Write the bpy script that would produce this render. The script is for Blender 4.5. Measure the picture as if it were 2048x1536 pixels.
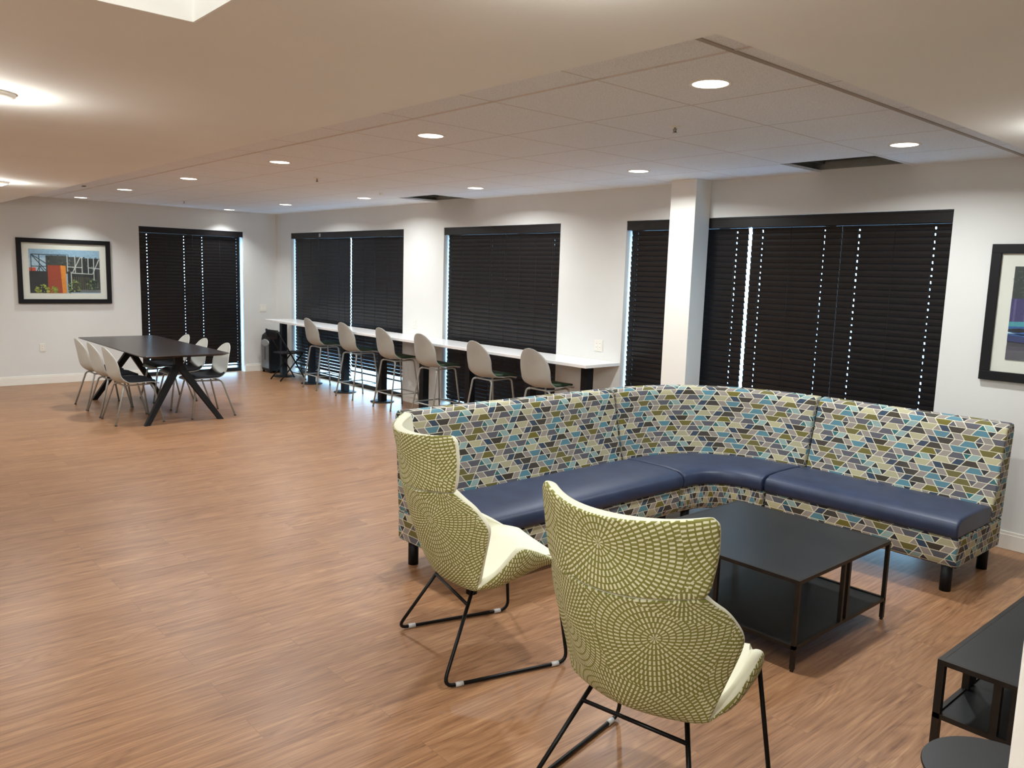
import bpy, bmesh, math, random
from mathutils import Vector, Matrix
random.seed(7)
PI = math.pi
for _o in list(bpy.data.objects):
    bpy.data.objects.remove(_o)
SC = bpy.context.scene
COL = SC.collection

# ------------------------------------------------------------------ camera
yaw, pitch, roll = math.radians(138.339), math.radians(-7.866), math.radians(1.7387)
F_PX = 1605.2
CAM = Vector((12.933, -6.084, 1.77))
fw = Vector((math.cos(pitch)*math.cos(yaw), math.cos(pitch)*math.sin(yaw), math.sin(pitch)))
rt = fw.cross(Vector((0, 0, 1))).normalized()
up = rt.cross(fw)
r2 = math.cos(roll)*rt + math.sin(roll)*up
u2 = -math.sin(roll)*rt + math.cos(roll)*up
cd = bpy.data.cameras.new('camera')
cd.sensor_width = 36.0
cd.lens = F_PX*36.0/2048.0
cd.clip_start = 0.05
cd.clip_end = 200
cam = bpy.data.objects.new('camera', cd)
COL.objects.link(cam)
m = Matrix((r2, u2, -fw)).transposed().to_4x4()
m.translation = CAM
cam.matrix_world = m
SC.camera = cam

# ------------------------------------------------------------------ world, exposure, large lights
W = bpy.data.worlds.new('world')
SC.world = W
W.use_nodes = True
wn = W.node_tree
wn.nodes.clear()
wo = wn.nodes.new('ShaderNodeOutputWorld')
wb = wn.nodes.new('ShaderNodeBackground')
wb.inputs['Color'].default_value = (0.42, 0.71, 1.0, 1)
wb.inputs['Strength'].default_value = 15.0
wn.links.new(wb.outputs[0], wo.inputs[0])
SC.view_settings.view_transform = 'Standard'
SC.view_settings.look = 'None'
SC.view_settings.gamma = 1.0
SC.view_settings.use_curve_mapping = False
SC.view_settings.exposure = 0.08
SC.cycles.max_bounces = 14
SC.cycles.diffuse_bounces = 8
LAMP_W = 24.5
LAMP_C = (0.94, 0.985, 1.0)

HC = 2.624      # tiled ceiling height
HS = 2.48       # lower drywall ceiling height

def area_light(name, loc, r, power, color, spread=None, parent=None, rot=(0, 0, 0)):
    l = bpy.data.lights.new(name, 'AREA')
    l.shape = 'DISK'
    l.size = 2*r
    l.energy = power
    l.color = color
    if spread: l.spread = spread
    o = bpy.data.objects.new(name, l)
    COL.objects.link(o)
    o.location = loc
    o.rotation_euler = rot
    if parent: o.parent = parent
    return o

# light of the lamp in the raised ceiling bay above the photographer
bl = bpy.data.lights.new('bay_light', 'POINT')
bl.energy = 100
bl.color = (0.94, 0.98, 1.0)
bl.shadow_soft_size = 0.14
blo = bpy.data.objects.new('bay_light', bl)
COL.objects.link(blo)
blo.location = (12.3, -7.2, 2.72)

# ------------------------------------------------------------------ material helpers
MATS = {}
def nt(name):
    mt = bpy.data.materials.new(name)
    mt.use_nodes = True
    t = mt.node_tree
    b = t.nodes['Principled BSDF']
    MATS[name] = mt
    return mt, t, b
def N(t, kind, **kw):
    n = t.nodes.new(kind)
    for k, v in kw.items():
        setattr(n, k, v)
    return n
def math_(t, op, a, b=None, c=None):
    n = t.nodes.new('ShaderNodeMath')
    n.operation = op
    for i, v in enumerate((a, b, c)):
        if v is None: continue
        if isinstance(v, (int, float)): n.inputs[i].default_value = v
        else: t.links.new(v, n.inputs[i])
    return n.outputs[0]
def mixc(t, fac, a, b, mode='MIX'):
    n = t.nodes.new('ShaderNodeMix')
    n.data_type = 'RGBA'
    n.blend_type = mode
    for i, v in ((0, fac), (6, a), (7, b)):
        if isinstance(v, (int, float)): n.inputs[i].default_value = v
        elif isinstance(v, tuple): n.inputs[i].default_value = (*v[:3], 1)
        else: t.links.new(v, n.inputs[i])
    return n.outputs[2]
def ramp(t, fac, stops, interp='LINEAR'):
    n = t.nodes.new('ShaderNodeValToRGB')
    n.color_ramp.interpolation = interp
    el = n.color_ramp.elements
    while len(el) < len(stops): el.new(0.5)
    for e, (p, c) in zip(el, stops):
        e.position = p
        e.color = (*c, 1) if len(c) == 3 else c
    if fac is not None: t.links.new(fac, n.inputs[0])
    return n.outputs[0]
def mapping(t, src, scale=(1, 1, 1), rot=(0, 0, 0), loc=(0, 0, 0)):
    n = t.nodes.new('ShaderNodeMapping')
    n.inputs['Scale'].default_value = scale
    n.inputs['Rotation'].default_value = rot
    n.inputs['Location'].default_value = loc
    t.links.new(src, n.inputs[0])
    return n.outputs[0]
def noise(t, vec, scale, detail=3, rough=0.5, dist=0.0):
    n = t.nodes.new('ShaderNodeTexNoise')
    n.inputs['Scale'].default_value = scale
    n.inputs['Detail'].default_value = detail
    n.inputs['Roughness'].default_value = rough
    n.inputs['Distortion'].default_value = dist
    if vec is not None: t.links.new(vec, n.inputs['Vector'])
    return n.outputs['Fac']
def bump(t, b, h, strength=0.2, dist=0.01):
    n = t.nodes.new('ShaderNodeBump')
    n.inputs['Strength'].default_value = strength
    n.inputs['Distance'].default_value = dist
    t.links.new(h, n.inputs['Height'])
    t.links.new(n.outputs[0], b.inputs['Normal'])
def coords(t, which='Object'):
    return t.nodes.new('ShaderNodeTexCoord').outputs[which]
def srgb(r, g, b):
    f = lambda c: ((c/255+0.055)/1.055)**2.4 if c/255 > 0.04045 else c/255/12.92
    return (f(r), f(g), f(b))

def plain(name, col, rough=0.5, metal=0.0, nscale=None, namp=0.08, bstr=0.0, bscale=200, spec=0.5):
    mt, t, b = nt(name)
    b.inputs['Roughness'].default_value = rough
    b.inputs['Metallic'].default_value = metal
    b.inputs['Specular IOR Level'].default_value = spec
    co = coords(t)
    nz = noise(t, co, nscale or 6, 4)
    c2 = tuple(max(0, c*(1-namp)) for c in col)
    c3 = tuple(min(1, c*(1+namp)) for c in col)
    t.links.new(ramp(t, nz, [(0.3, c2), (0.7, c3)]), b.inputs['Base Color'])
    if bstr: bump(t, b, noise(t, co, bscale, 3), bstr, 0.002)
    return mt
plain('wall_paint', srgb(216, 216, 212), 0.75, nscale=2, namp=0.02, bstr=0.12, bscale=90)
plain('column_paint', srgb(232, 229, 221), 0.7, nscale=2, namp=0.02, bstr=0.08, bscale=90)
plain('drywall_ceiling', srgb(238, 242, 240), 0.85, nscale=1.5, namp=0.02, bstr=0.15, bscale=60)
plain('bay_paint', srgb(245, 245, 240), 0.8, nscale=2, namp=0.02)
plain('trim_white', srgb(232, 228, 218), 0.45, namp=0.02)
plain('black_metal', (0.008, 0.008, 0.008), 0.35, 0.6)
plain('black_satin', (0.006, 0.006, 0.007), 0.55, spec=0.25)
plain('bronze_metal', (0.022, 0.018, 0.015), 0.42, 0.5, nscale=12, namp=0.3)
plain('tabletop_charcoal', (0.012, 0.012, 0.0125), 0.38, 0.0, nscale=3, namp=0.25, spec=0.35)
plain('dark_frame', (0.012, 0.013, 0.015), 0.4, 0.3)
plain('shell_grey', srgb(162, 160, 152), 0.5, namp=0.03)
plain('shell_pale', srgb(188, 188, 180), 0.5, namp=0.03)
plain('leg_grey', srgb(158, 158, 152), 0.4, 0.2, namp=0.03)
plain('seat_navy', (0.010, 0.013, 0.022), 0.7, bstr=0.2, bscale=600)
plain('seat_green', (0.032, 0.062, 0.030), 0.75, bstr=0.2, bscale=600)
plain('cream_fabric', srgb(224, 222, 200), 0.85, namp=0.03, bstr=0.25, bscale=500)
plain('counter_white', srgb(232, 230, 228), 0.25, namp=0.02)
plain('steel_grey', srgb(120, 122, 124), 0.45, 0.5)
plain('steel_light', srgb(160, 164, 166), 0.4, 0.5)
plain('plate_white', srgb(226, 222, 212), 0.4, namp=0.01)
plain('plate_dark', srgb(70, 68, 64), 0.5)
plain('clear_glide', srgb(190, 190, 188), 0.3)
plain('chrome', srgb(170, 165, 158), 0.25, 0.9)
plain('galvanized', srgb(134, 137, 133), 0.55, 0.1, nscale=8, namp=0.08)
plain('cavity_dark', srgb(70, 74, 72), 0.8)
plain('mat_board', srgb(230, 226, 214), 0.8, namp=0.01)
plain('outdoor_ground', srgb(170, 180, 190), 0.9, nscale=1, namp=0.1)
plain('tbar', srgb(214, 206, 200), 0.6)
plain('tbar_edge', srgb(168, 158, 148), 0.7)

# navy vinyl
mt, t, b = nt('navy_vinyl')
co = coords(t)
nz = noise(t, co, 9, 4)
t.links.new(ramp(t, nz, [(0.3, srgb(34, 44, 68)), (0.75, srgb(42, 54, 82))]), b.inputs['Base Color'])
b.inputs['Roughness'].default_value = 0.46
bump(t, b, noise(t, co, 260, 3), 0.12, 0.002)

# blind slats
mt, t, b = nt('blind_slat')
co = coords(t)
t.links.new(ramp(t, noise(t, mapping(t, co, (3, 3, 60)), 3, 3), [(0.3, (0.0095, 0.0082, 0.0085)), (0.7, (0.016, 0.0138, 0.0138))]), b.inputs['Base Color'])
b.inputs['Roughness'].default_value = 0.38
b.inputs['Specular IOR Level'].default_value = 0.3

# ceiling tile
mt, t, b = nt('ceiling_tile')
co = coords(t)
sp = N(t, 'ShaderNodeSeparateXYZ')
t.links.new(co, sp.inputs[0])
def gridline(t, s, off, step, hw):
    a = math_(t, 'SUBTRACT', s, off)
    a = math_(t, 'DIVIDE', a, step)
    a = math_(t, 'FRACT', a)
    a = math_(t, 'SUBTRACT', a, 0.5)
    a = math_(t, 'ABSOLUTE', a)
    return math_(t, 'GREATER_THAN', a, 0.5-hw/step)
gx = gridline(t, sp.outputs[0], 11.095, 0.70, 0.006)
gy = gridline(t, sp.outputs[1], -3.39, 0.70, 0.006)
g = math_(t, 'MAXIMUM', gx, gy)
speck = noise(t, co, 160, 4, 0.7)
base = ramp(t, speck, [(0.34, srgb(203, 207, 210)), (0.5, srgb(235, 240, 244)), (0.8, srgb(241, 245, 248))])
colr = mixc(t, math_(t, 'MULTIPLY', g, 0.6), base, srgb(190, 178, 168))
t.links.new(colr, b.inputs['Base Color'])
b.inputs['Roughness'].default_value = 0.9
bump(t, b, speck, 0.25, 0.003)

# floor planks
mt, t, b = nt('floor_planks')
co = coords(t)
rot = mapping(t, co, (1, 1, 1), (0, 0, PI/2))
br = N(t, 'ShaderNodeTexBrick')
br.offset = 0.37
br.offset_frequency = 2
br.squash = 1.0
br.inputs['Color1'].default_value = (0, 0, 0, 1)
br.inputs['Color2'].default_value = (1, 1, 1, 1)
br.inputs['Mortar'].default_value = (0.5, 0.5, 0.5, 1)
br.inputs['Scale'].default_value = 1.0
br.inputs['Mortar Size'].default_value = 0.0012
br.inputs['Mortar Smooth'].default_value = 0.0
br.inputs['Bias'].default_value = 0.0
br.inputs['Brick Width'].default_value = 1.22
br.inputs['Row Height'].default_value = 0.183
t.links.new(rot, br.inputs['Vector'])
rnd = N(t, 'ShaderNodeSeparateColor')
t.links.new(br.outputs['Color'], rnd.inputs[0])
rv = rnd.outputs[0]
cmb = N(t, 'ShaderNodeCombineXYZ')
t.links.new(math_(t, 'MULTIPLY', rv, 37.0), cmb.inputs[0])
t.links.new(math_(t, 'MULTIPLY', rv, 91.0), cmb.inputs[1])
va = N(t, 'ShaderNodeVectorMath', operation='ADD')
t.links.new(co, va.inputs[0]); t.links.new(cmb.outputs[0], va.inputs[1])
gr1 = noise(t, mapping(t, va.outputs[0], (20, 1.1, 1)), 1.6, 6, 0.6, 0.7)
gr2 = noise(t, mapping(t, va.outputs[0], (230, 5.0, 1)), 1.0, 5, 0.62, 0.2)
gr3 = noise(t, mapping(t, va.outputs[0], (4.5, 0.42, 1)), 1.1, 3, 0.5, 0.35)
rings = math_(t, 'FRACT', math_(t, 'MULTIPLY', gr3, 22.0))
rings = math_(t, 'ABSOLUTE', math_(t, 'SUBTRACT', rings, 0.5))
mixv = math_(t, 'ADD', math_(t, 'MULTIPLY', gr1, 0.55), math_(t, 'MULTIPLY', gr2, 0.45))
mixv = math_(t, 'ADD', mixv, math_(t, 'MULTIPLY', math_(t, 'SUBTRACT', math_(t, 'POWER', math_(t, 'MULTIPLY', rings, 2.0), 0.6), 0.6), 0.12))
mixv = math_(t, 'ADD', mixv, math_(t, 'MULTIPLY', math_(t, 'SUBTRACT', rv, 0.5), 0.05))
wood = ramp(t, mixv, [(0.30, srgb(110, 75, 50)), (0.43, srgb(138, 99, 69)), (0.56, srgb(157, 116, 82)), (0.72, srgb(182, 143, 105))])
seam = math_(t, 'MULTIPLY', br.outputs['Fac'], 0.35)
wood = mixc(t, seam, wood, srgb(88, 58, 42))
t.links.new(wood, b.inputs['Base Color'])
t.links.new(ramp(t, gr2, [(0.3, (0.30,)*3), (0.7, (0.42,)*3)]), b.inputs['Roughness'])
b.inputs['Specular IOR Level'].default_value = 0.36
bump(t, b, gr2, 0.08, 0.002)

# patterned couch fabric: rows of triangles, trapezoids and rhombs outlined in cream
mt, t, b = nt('geometric_fabric')
uv = coords(t, 'UV')
s_ = N(t, 'ShaderNodeSeparateXYZ'); t.links.new(uv, s_.inputs[0])
S_T, H_T = 0.058, 0.040
q = math_(t, 'DIVIDE', s_.outputs[1], H_T)
pr = math_(t, 'FLOOR', q)
fq = math_(t, 'FRACT', q)
xs = math_(t, 'DIVIDE', s_.outputs[0], S_T)
hp = math_(t, 'MULTIPLY', q, 0.5)
A_ = math_(t, 'SUBTRACT', xs, hp)
B_ = math_(t, 'ADD', xs, hp)
fa, fb = math_(t, 'FRACT', A_), math_(t, 'FRACT', B_)
n_ = math_(t, 'ADD', math_(t, 'FLOOR', A_), math_(t, 'FLOOR', B_))
wn_ = N(t, 'ShaderNodeTexWhiteNoise', noise_dimensions='1D')
t.links.new(math_(t, 'MODULO', math_(t, 'ADD', pr, 700.5), 11.0), wn_.inputs['W'])
off = math_(t, 'MULTIPLY', math_(t, 'FLOOR', math_(t, 'MULTIPLY', wn_.outputs['Value'], 15.0)), 2.0)
n_ = math_(t, 'ADD', n_, off)
n_ = math_(t, 'ADD', n_, 3000.0)
mm = math_(t, 'MODULO', n_, 30.0)
cell = math_(t, 'DIVIDE', math_(t, 'ADD', mm, 0.5), 30.0)
TAUPE, CREAM, OLIVE = srgb(150, 141, 132), srgb(180, 174, 138), srgb(108, 100, 34)
BROWN, BLUE, AQUA = srgb(58, 50, 36), srgb(84, 132, 146), srgb(142, 168, 164)
SLATE, NAVY, TEAL, BLACK_ = srgb(88, 88, 96), srgb(44, 62, 84), srgb(40, 104, 108), srgb(34, 36, 38)
segs = [(3, BLUE), (1, BLACK_), (2, TAUPE), (3, OLIVE), (1, SLATE), (2, TAUPE), (3, SLATE), (1, TEAL), (2, AQUA), (1, BLACK_), (3, CREAM), (1, TAUPE), (2, NAVY), (3, BROWN), (2, TAUPE)]
stops, fl, pos = [], [0]*30, 0
for L_, c_ in segs:
    stops.append((pos/30.0, c_)); fl[pos] = 1; pos += L_
colp = ramp(t, cell, stops, 'CONSTANT')
# start flags
fs = []
last = None
for i in range(30):
    if fl[i] != last:
        fs.append((i/30.0, (fl[i],)*3)); last = fl[i]
flag = ramp(t, cell, fs, 'CONSTANT')
fe = []
last = None
for i in range(30):
    v_ = fl[(i+1) % 30]
    if v_ != last:
        fe.append((i/30.0, (v_,)*3)); last = v_
flage = ramp(t, cell, fe, 'CONSTANT')
ld = math_(t, 'MINIMUM', fa, fb)
rd = math_(t, 'SUBTRACT', 1.0, math_(t, 'MAXIMUM', fa, fb))
l1 = math_(t, 'MULTIPLY', math_(t, 'LESS_THAN', ld, 0.052), flag)
l2 = math_(t, 'MULTIPLY', math_(t, 'LESS_THAN', rd, 0.052), flage)
l3 = math_(t, 'LESS_THAN', math_(t, 'MINIMUM', fq, math_(t, 'SUBTRACT', 1.0, fq)), 0.045)
line = math_(t, 'MAXIMUM', math_(t, 'MAXIMUM', l1, l2), l3)
# a second tint by row so that repeats differ
tint = math_(t, 'MULTIPLY', wn_.outputs['Value'], 0.22)
colp = mixc(t, tint, colp, SLATE)
cf = mixc(t, line, colp, srgb(218, 213, 190))
t.links.new(cf, b.inputs['Base Color'])
b.inputs['Roughness'].default_value = 0.85
wv = noise(t, mapping(t, uv, (900, 900, 1)), 1, 2)
bump(t, b, wv, 0.2, 0.002)

# lounge chair fabric: radiating dashes in rings
mt, t, b = nt('dash_fabric')
uv = coords(t, 'UV')
vo = N(t, 'ShaderNodeTexVoronoi', voronoi_dimensions='2D', feature='F1')
sc_ = N(t, 'ShaderNodeVectorMath', operation='MULTIPLY')
sc_.inputs[1].default_value = (2.6, 2.6, 0)
t.links.new(uv, sc_.inputs[0])
t.links.new(sc_.outputs[0], vo.inputs['Vector'])
vo.inputs['Scale'].default_value = 1.0
vo.inputs['Randomness'].default_value = 0.85
sub = N(t, 'ShaderNodeVectorMath', operation='SUBTRACT')
t.links.new(sc_.outputs[0], sub.inputs[0]); t.links.new(vo.outputs['Position'], sub.inputs[1])
ss = N(t, 'ShaderNodeSeparateXYZ'); t.links.new(sub.outputs[0], ss.inputs[0])
ang = math_(t, 'ARCTAN2', ss.outputs[1], ss.outputs[0])
ring = math_(t, 'DIVIDE', vo.outputs['Distance'], 0.056)
ri = math_(t, 'FLOOR', ring)
rf = math_(t, 'FRACT', ring)
cnt = math_(t, 'ROUND', math_(t, 'ADD', math_(t, 'MULTIPLY', ri, 9.0), 9.0))
an = math_(t, 'FRACT', math_(t, 'ADD', math_(t, 'MULTIPLY', math_(t, 'DIVIDE', ang, 2*PI), cnt), math_(t, 'MULTIPLY', ri, 0.37)))
wr = N(t, 'ShaderNodeTexWhiteNoise', noise_dimensions='2D')
cw = N(t, 'ShaderNodeCombineXYZ')
t.links.new(math_(t, 'FLOOR', math_(t, 'MULTIPLY', math_(t, 'DIVIDE', ang, 2*PI), cnt)), cw.inputs[0]); t.links.new(ri, cw.inputs[1])
t.links.new(cw.outputs[0], wr.inputs['Vector'])
wid = math_(t, 'ADD', math_(t, 'MULTIPLY', wr.outputs['Value'], 0.09), 0.18)
d1 = math_(t, 'LESS_THAN', math_(t, 'ABSOLUTE', math_(t, 'SUBTRACT', an, 0.5)), wid)
d2 = math_(t, 'LESS_THAN', math_(t, 'ABSOLUTE', math_(t, 'SUBTRACT', rf, 0.5)), 0.38)
dash = math_(t, 'MULTIPLY', d1, d2)
cf = mixc(t, dash, srgb(130, 129, 62), srgb(222, 220, 188))
t.links.new(cf, b.inputs['Base Color'])
b.inputs['Roughness'].default_value = 0.85
bump(t, b, dash, 0.25, 0.002)

# dark woodgrain laminate table top
mt, t, b = nt('dark_laminate')
co = coords(t)
g1 = noise(t, mapping(t, co, (1.2, 16, 1)), 2.0, 5, 0.6, 0.4)
t.links.new(ramp(t, g1, [(0.3, srgb(34, 29, 28)), (0.7, srgb(60, 51, 48))]), b.inputs['Base Color'])
b.inputs['Roughness'].default_value = 0.28

# glass
mt, t, b = nt('window_glass')
t.nodes.remove(b)
out = t.nodes['Material Output']
tr = N(t, 'ShaderNodeBsdfTransparent'); tr.inputs[0].default_value = (0.97, 0.985, 0.985, 1)
gl = N(t, 'ShaderNodeBsdfGlossy'); gl.inputs['Roughness'].default_value = 0.03
mx = N(t, 'ShaderNodeMixShader')
lw = N(t, 'ShaderNodeLayerWeight'); lw.inputs[0].default_value = 0.25
t.links.new(math_(t, 'MULTIPLY_ADD', lw.outputs['Facing'], 0.10, 0.03), mx.inputs[0]); t.links.new(tr.outputs[0], mx.inputs[1]); t.links.new(gl.outputs[0], mx.inputs[2])
t.links.new(mx.outputs[0], out.inputs[0])

def emis(name, col, strength):
    mt, t, b = nt(name)
    b.inputs['Base Color'].default_value = (0.9, 0.9, 0.9, 1)
    b.inputs['Emission Color'].default_value = (*col, 1)
    b.inputs['Emission Strength'].default_value = strength
    return mt
emis('lamp_lens', (1.0, 0.95, 0.87), 7.0)
emis('lamp_lens_surface', (1.0, 0.93, 0.80), 11.0)

# ------------------------------------------------------------------ mesh helpers
class MB:
    def __init__(self):
        self.bm = bmesh.new()
        self.uvl = None
    def face(self, vs, mi=0, smooth=False):
        try:
            f = self.bm.faces.new(vs)
            f.material_index = mi
            f.smooth = smooth
            return f
        except ValueError:
            return None
    def box(self, x0, x1, y0, y1, z0, z1, mi=0, mat=None):
        co = [(x0, y0, z0), (x1, y0, z0), (x1, y1, z0), (x0, y1, z0), (x0, y0, z1), (x1, y0, z1), (x1, y1, z1), (x0, y1, z1)]
        if mat is not None: co = [mat @ Vector(c) for c in co]
        v = [self.bm.verts.new(c) for c in co]
        for f in ((0, 3, 2, 1), (4, 5, 6, 7), (0, 1, 5, 4), (1, 2, 6, 5), (2, 3, 7, 6), (3, 0, 4, 7)):
            self.face([v[i] for i in f], mi)
        return self
    def quad(self, pts, mi=0):
        self.face([self.bm.verts.new(p) for p in pts], mi)
        return self
    def tube(self, pts, r, seg=10, closed=False, cap=True, mi=0, radii=None):
        pts = [Vector(p) for p in pts]
        n = len(pts)
        rings = []
        prev = None
        for i, p in enumerate(pts):
            if closed: d = (pts[(i+1) % n]-pts[i-1]).normalized()
            else:
                d = (pts[min(i+1, n-1)]-pts[max(i-1, 0)]).normalized()
            if prev is None:
                a = Vector((0, 0, 1)) if abs(d.z) < 0.9 else Vector((1, 0, 0))
                e1 = d.cross(a).normalized()
            else:
                e1 = (prev - d*prev.dot(d)).normalized()
            prev = e1
            e2 = d.cross(e1)
            rr = radii[i] if radii else r
            rings.append([self.bm.verts.new(p+rr*(math.cos(2*PI*k/seg)*e1+math.sin(2*PI*k/seg)*e2)) for k in range(seg)])
        m_ = n if closed else n-1
        for i in range(m_):
            a, b_ = rings[i], rings[(i+1) % n]
            for k in range(seg):
                self.face([a[k], a[(k+1) % seg], b_[(k+1) % seg], b_[k]], mi, True)
        if cap and not closed:
            self.face(rings[0][::-1], mi); self.face(rings[-1], mi)
        return self
    def lathe(self, prof, seg=32, center=(0, 0, 0), mi=0, smooth=True):
        cx, cy, cz = center
        rings = []
        for r, z in prof:
            if r < 1e-6: rings.append([self.bm.verts.new((cx, cy, cz+z))])
            else: rings.append([self.bm.verts.new((cx+r*math.cos(2*PI*k/seg), cy+r*math.sin(2*PI*k/seg), cz+z)) for k in range(seg)])
        for a, b_ in zip(rings, rings[1:]):
            for k in range(seg):
                k2 = (k+1) % seg
                if len(a) == 1 and len(b_) == 1: continue
                if len(a) == 1: self.face([a[0], b_[k2], b_[k]], mi, smooth)
                elif len(b_) == 1: self.face([a[k], a[k2], b_[0]], mi, smooth)
                else: self.face([a[k], a[k2], b_[k2], b_[k]], mi, smooth)
        return self
    def prism(self, poly, z0, z1, mi=0):
        a = [self.bm.verts.new((x, y, z0)) for x, y in poly]
        b_ = [self.bm.verts.new((x, y, z1)) for x, y in poly]
        n = len(poly)
        self.face(a[::-1], mi); self.face(b_, mi)
        for i in range(n): self.face([a[i], a[(i+1) % n], b_[(i+1) % n], b_[i]], mi)
        return self
    def grid(self, P, UV=None, mi=0, closed_u=False, flip=False):
        """P[i][j] grid of points; UV[i][j] optional"""
        V = [[self.bm.verts.new(p) for p in row] for row in P]
        if UV and self.uvl is None: self.uvl = self.bm.loops.layers.uv.new('UVMap')
        for i in range(len(P)-1):
            nj = len(P[i])
            for j in range(nj if closed_u else nj-1):
                j2 = (j+1) % nj
                idx = [(i, j), (i, j2), (i+1, j2), (i+1, j)]
                if flip: idx = idx[::-1]
                f = self.face([V[a][b_] for a, b_ in idx], mi, True)
                if f and UV:
                    for lp, (a, b_) in zip(f.loops, idx):
                        u_ = UV[a][b_]
                        if closed_u and j2 == 0 and b_ == 0: u_ = UV[a][nj]
                        lp[self.uvl].uv = u_
        return V
    def build(self, name, mats, parent=None, loc=None, bevel=None, recalc=True, smooth_angle=None):
        if recalc: bmesh.ops.recalc_face_normals(self.bm, faces=self.bm.faces)
        me = bpy.data.meshes.new(name)
        self.bm.to_mesh(me); self.bm.free()
        for mn in (mats if isinstance(mats, (list, tuple)) else [mats]): me.materials.append(MATS[mn])
        o = bpy.data.objects.new(name, me)
        COL.objects.link(o)
        if parent: o.parent = parent
        if loc: o.location = loc
        if bevel:
            bv = o.modifiers.new('bevel', 'BEVEL'); bv.width = bevel; bv.segments = 2; bv.limit_method = 'ANGLE'; bv.angle_limit = math.radians(40)
        return o

def empty(name, loc=(0, 0, 0), rz=0.0):
    o = bpy.data.objects.new(name, None)
    o.empty_display_size = 0.1
    COL.objects.link(o)
    o.location = loc; o.rotation_euler = (0, 0, rz)
    return o
def tag(o, label, cat, group=None, kind=None):
    o['label'] = label; o['category'] = cat
    if group: o['group'] = group
    if kind: o['kind'] = kind
    return o
def struct(o):
    o['kind'] = 'structure'
    return o
def copy_tree(o, parent=None, top=True):
    c = o.copy(); COL.objects.link(c)
    if parent: c.parent = parent
    for ch in list(o.children): copy_tree(ch, c, False)
    return c

def fillet(pts, r, n=5):
    """round the inner corners of a polyline"""
    pts = [Vector(p) for p in pts]
    out = [pts[0]]
    for i in range(1, len(pts)-1):
        a, b_, c = pts[i-1], pts[i], pts[i+1]
        d1, d2 = (a-b_), (c-b_)
        rr = min(r, d1.length*0.49, d2.length*0.49)
        p0, p1 = b_+d1.normalized()*rr, b_+d2.normalized()*rr
        for k in range(n+1):
            s = k/n
            out.append((1-s)**2*p0+2*s*(1-s)*b_+s*s*p1)
    out.append(pts[-1])
    return out

def catmull(P, n):
    """P list of tuples; n samples per span"""
    out = []
    m_ = len(P)
    for i in range(m_-1):
        p0, p1, p2, p3 = P[max(i-1, 0)], P[i], P[i+1], P[min(i+2, m_-1)]
        for k in range(n):
            s = k/n
            out.append(tuple(0.5*((2*b_)+(-a+c)*s+(2*a-5*b_+4*c-d)*s*s+(-a+3*b_-3*c+d)*s**3) for a, b_, c, d in zip(p0, p1, p2, p3)))
    out.append(tuple(P[-1]))
    return out

# ------------------------------------------------------------------ room shell
X1, Y0 = 14.6, -8.6
TW = 0.26
SX, SY = 11.47, -4.02         # edges of the lower drywall ceiling
struct(MB().box(-TW, X1+0.2, Y0-0.2, TW, -0.08, 0.0).build('floor', 'floor_planks'))

WIN = {1: (0.56, 3.84), 2: (4.735, 6.795), 3: (7.705, 10.68)}
WZ = 2.305
mb = MB()
xs_ = [-TW]
for k in (1, 2, 3):
    a, c = WIN[k]
    mb.box(xs_[-1], a, 0, TW, 0, 3.2)
    mb.box(a, c, 0, TW, WZ, 3.2)
    xs_.append(c)
mb.box(xs_[-1], X1, 0, TW, 0, 3.2)
struct(mb.build('wall_back', 'wall_paint'))
LWY = (-2.185, -0.568)
mb = MB()
mb.box(-TW, 0, Y0, LWY[0], 0, 3.2); mb.box(-TW, 0, LWY[0], LWY[1], WZ, 3.2); mb.box(-TW, 0, LWY[1], 0, 0, 3.2)
struct(mb.build('wall_left', 'wall_paint'))
struct(MB().box(X1, X1+0.2, Y0, 0, 0, 3.2).build('wall_right', 'wall_paint'))
struct(MB().box(-TW, X1+0.2, Y0-0.2, Y0, 0, 3.2).build('wall_near', 'wall_paint'))
# return wall at the photographer's right
struct(MB().box(12.623, X1, -4.85, -4.70, 0, HS).build('wall_corner', 'column_paint', bevel=0.004))
# square column in front of the wide window
struct(MB().box(8.388, 8.656, -0.22, -0.001, 0, HC).build('wall_column', 'column_paint', bevel=0.003))

# tiled ceiling with two missing tiles
OP = [(9.665, 10.365), (4.60, 5.34)]
mb = MB()
TX1 = SX
def slab(x0, x1, y0, y1): mb.box(x0, x1, y0, y1, HC, HC+0.02)
slab(-0.0, TX1, SY, -0.60)
cuts = sorted(OP)
x_ = 0.0
for a, c in cuts:
    slab(x_, a, -0.60, 0.0); x_ = c
slab(x_, TX1, -0.60, 0.0)
struct(mb.build('ceiling', 'ceiling_tile'))
# heavier grid bars at the edge of the tiled field
struct(MB().box(11.083, 11.107, -3.63, -0.02, HC-0.004, HC+0.001).build('trim_1', 'tbar_edge'))
struct(MB().box(0.02, 11.44, -3.398, -3.382, HC-0.003, HC+0.001).build('trim_2', 'tbar'))
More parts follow.
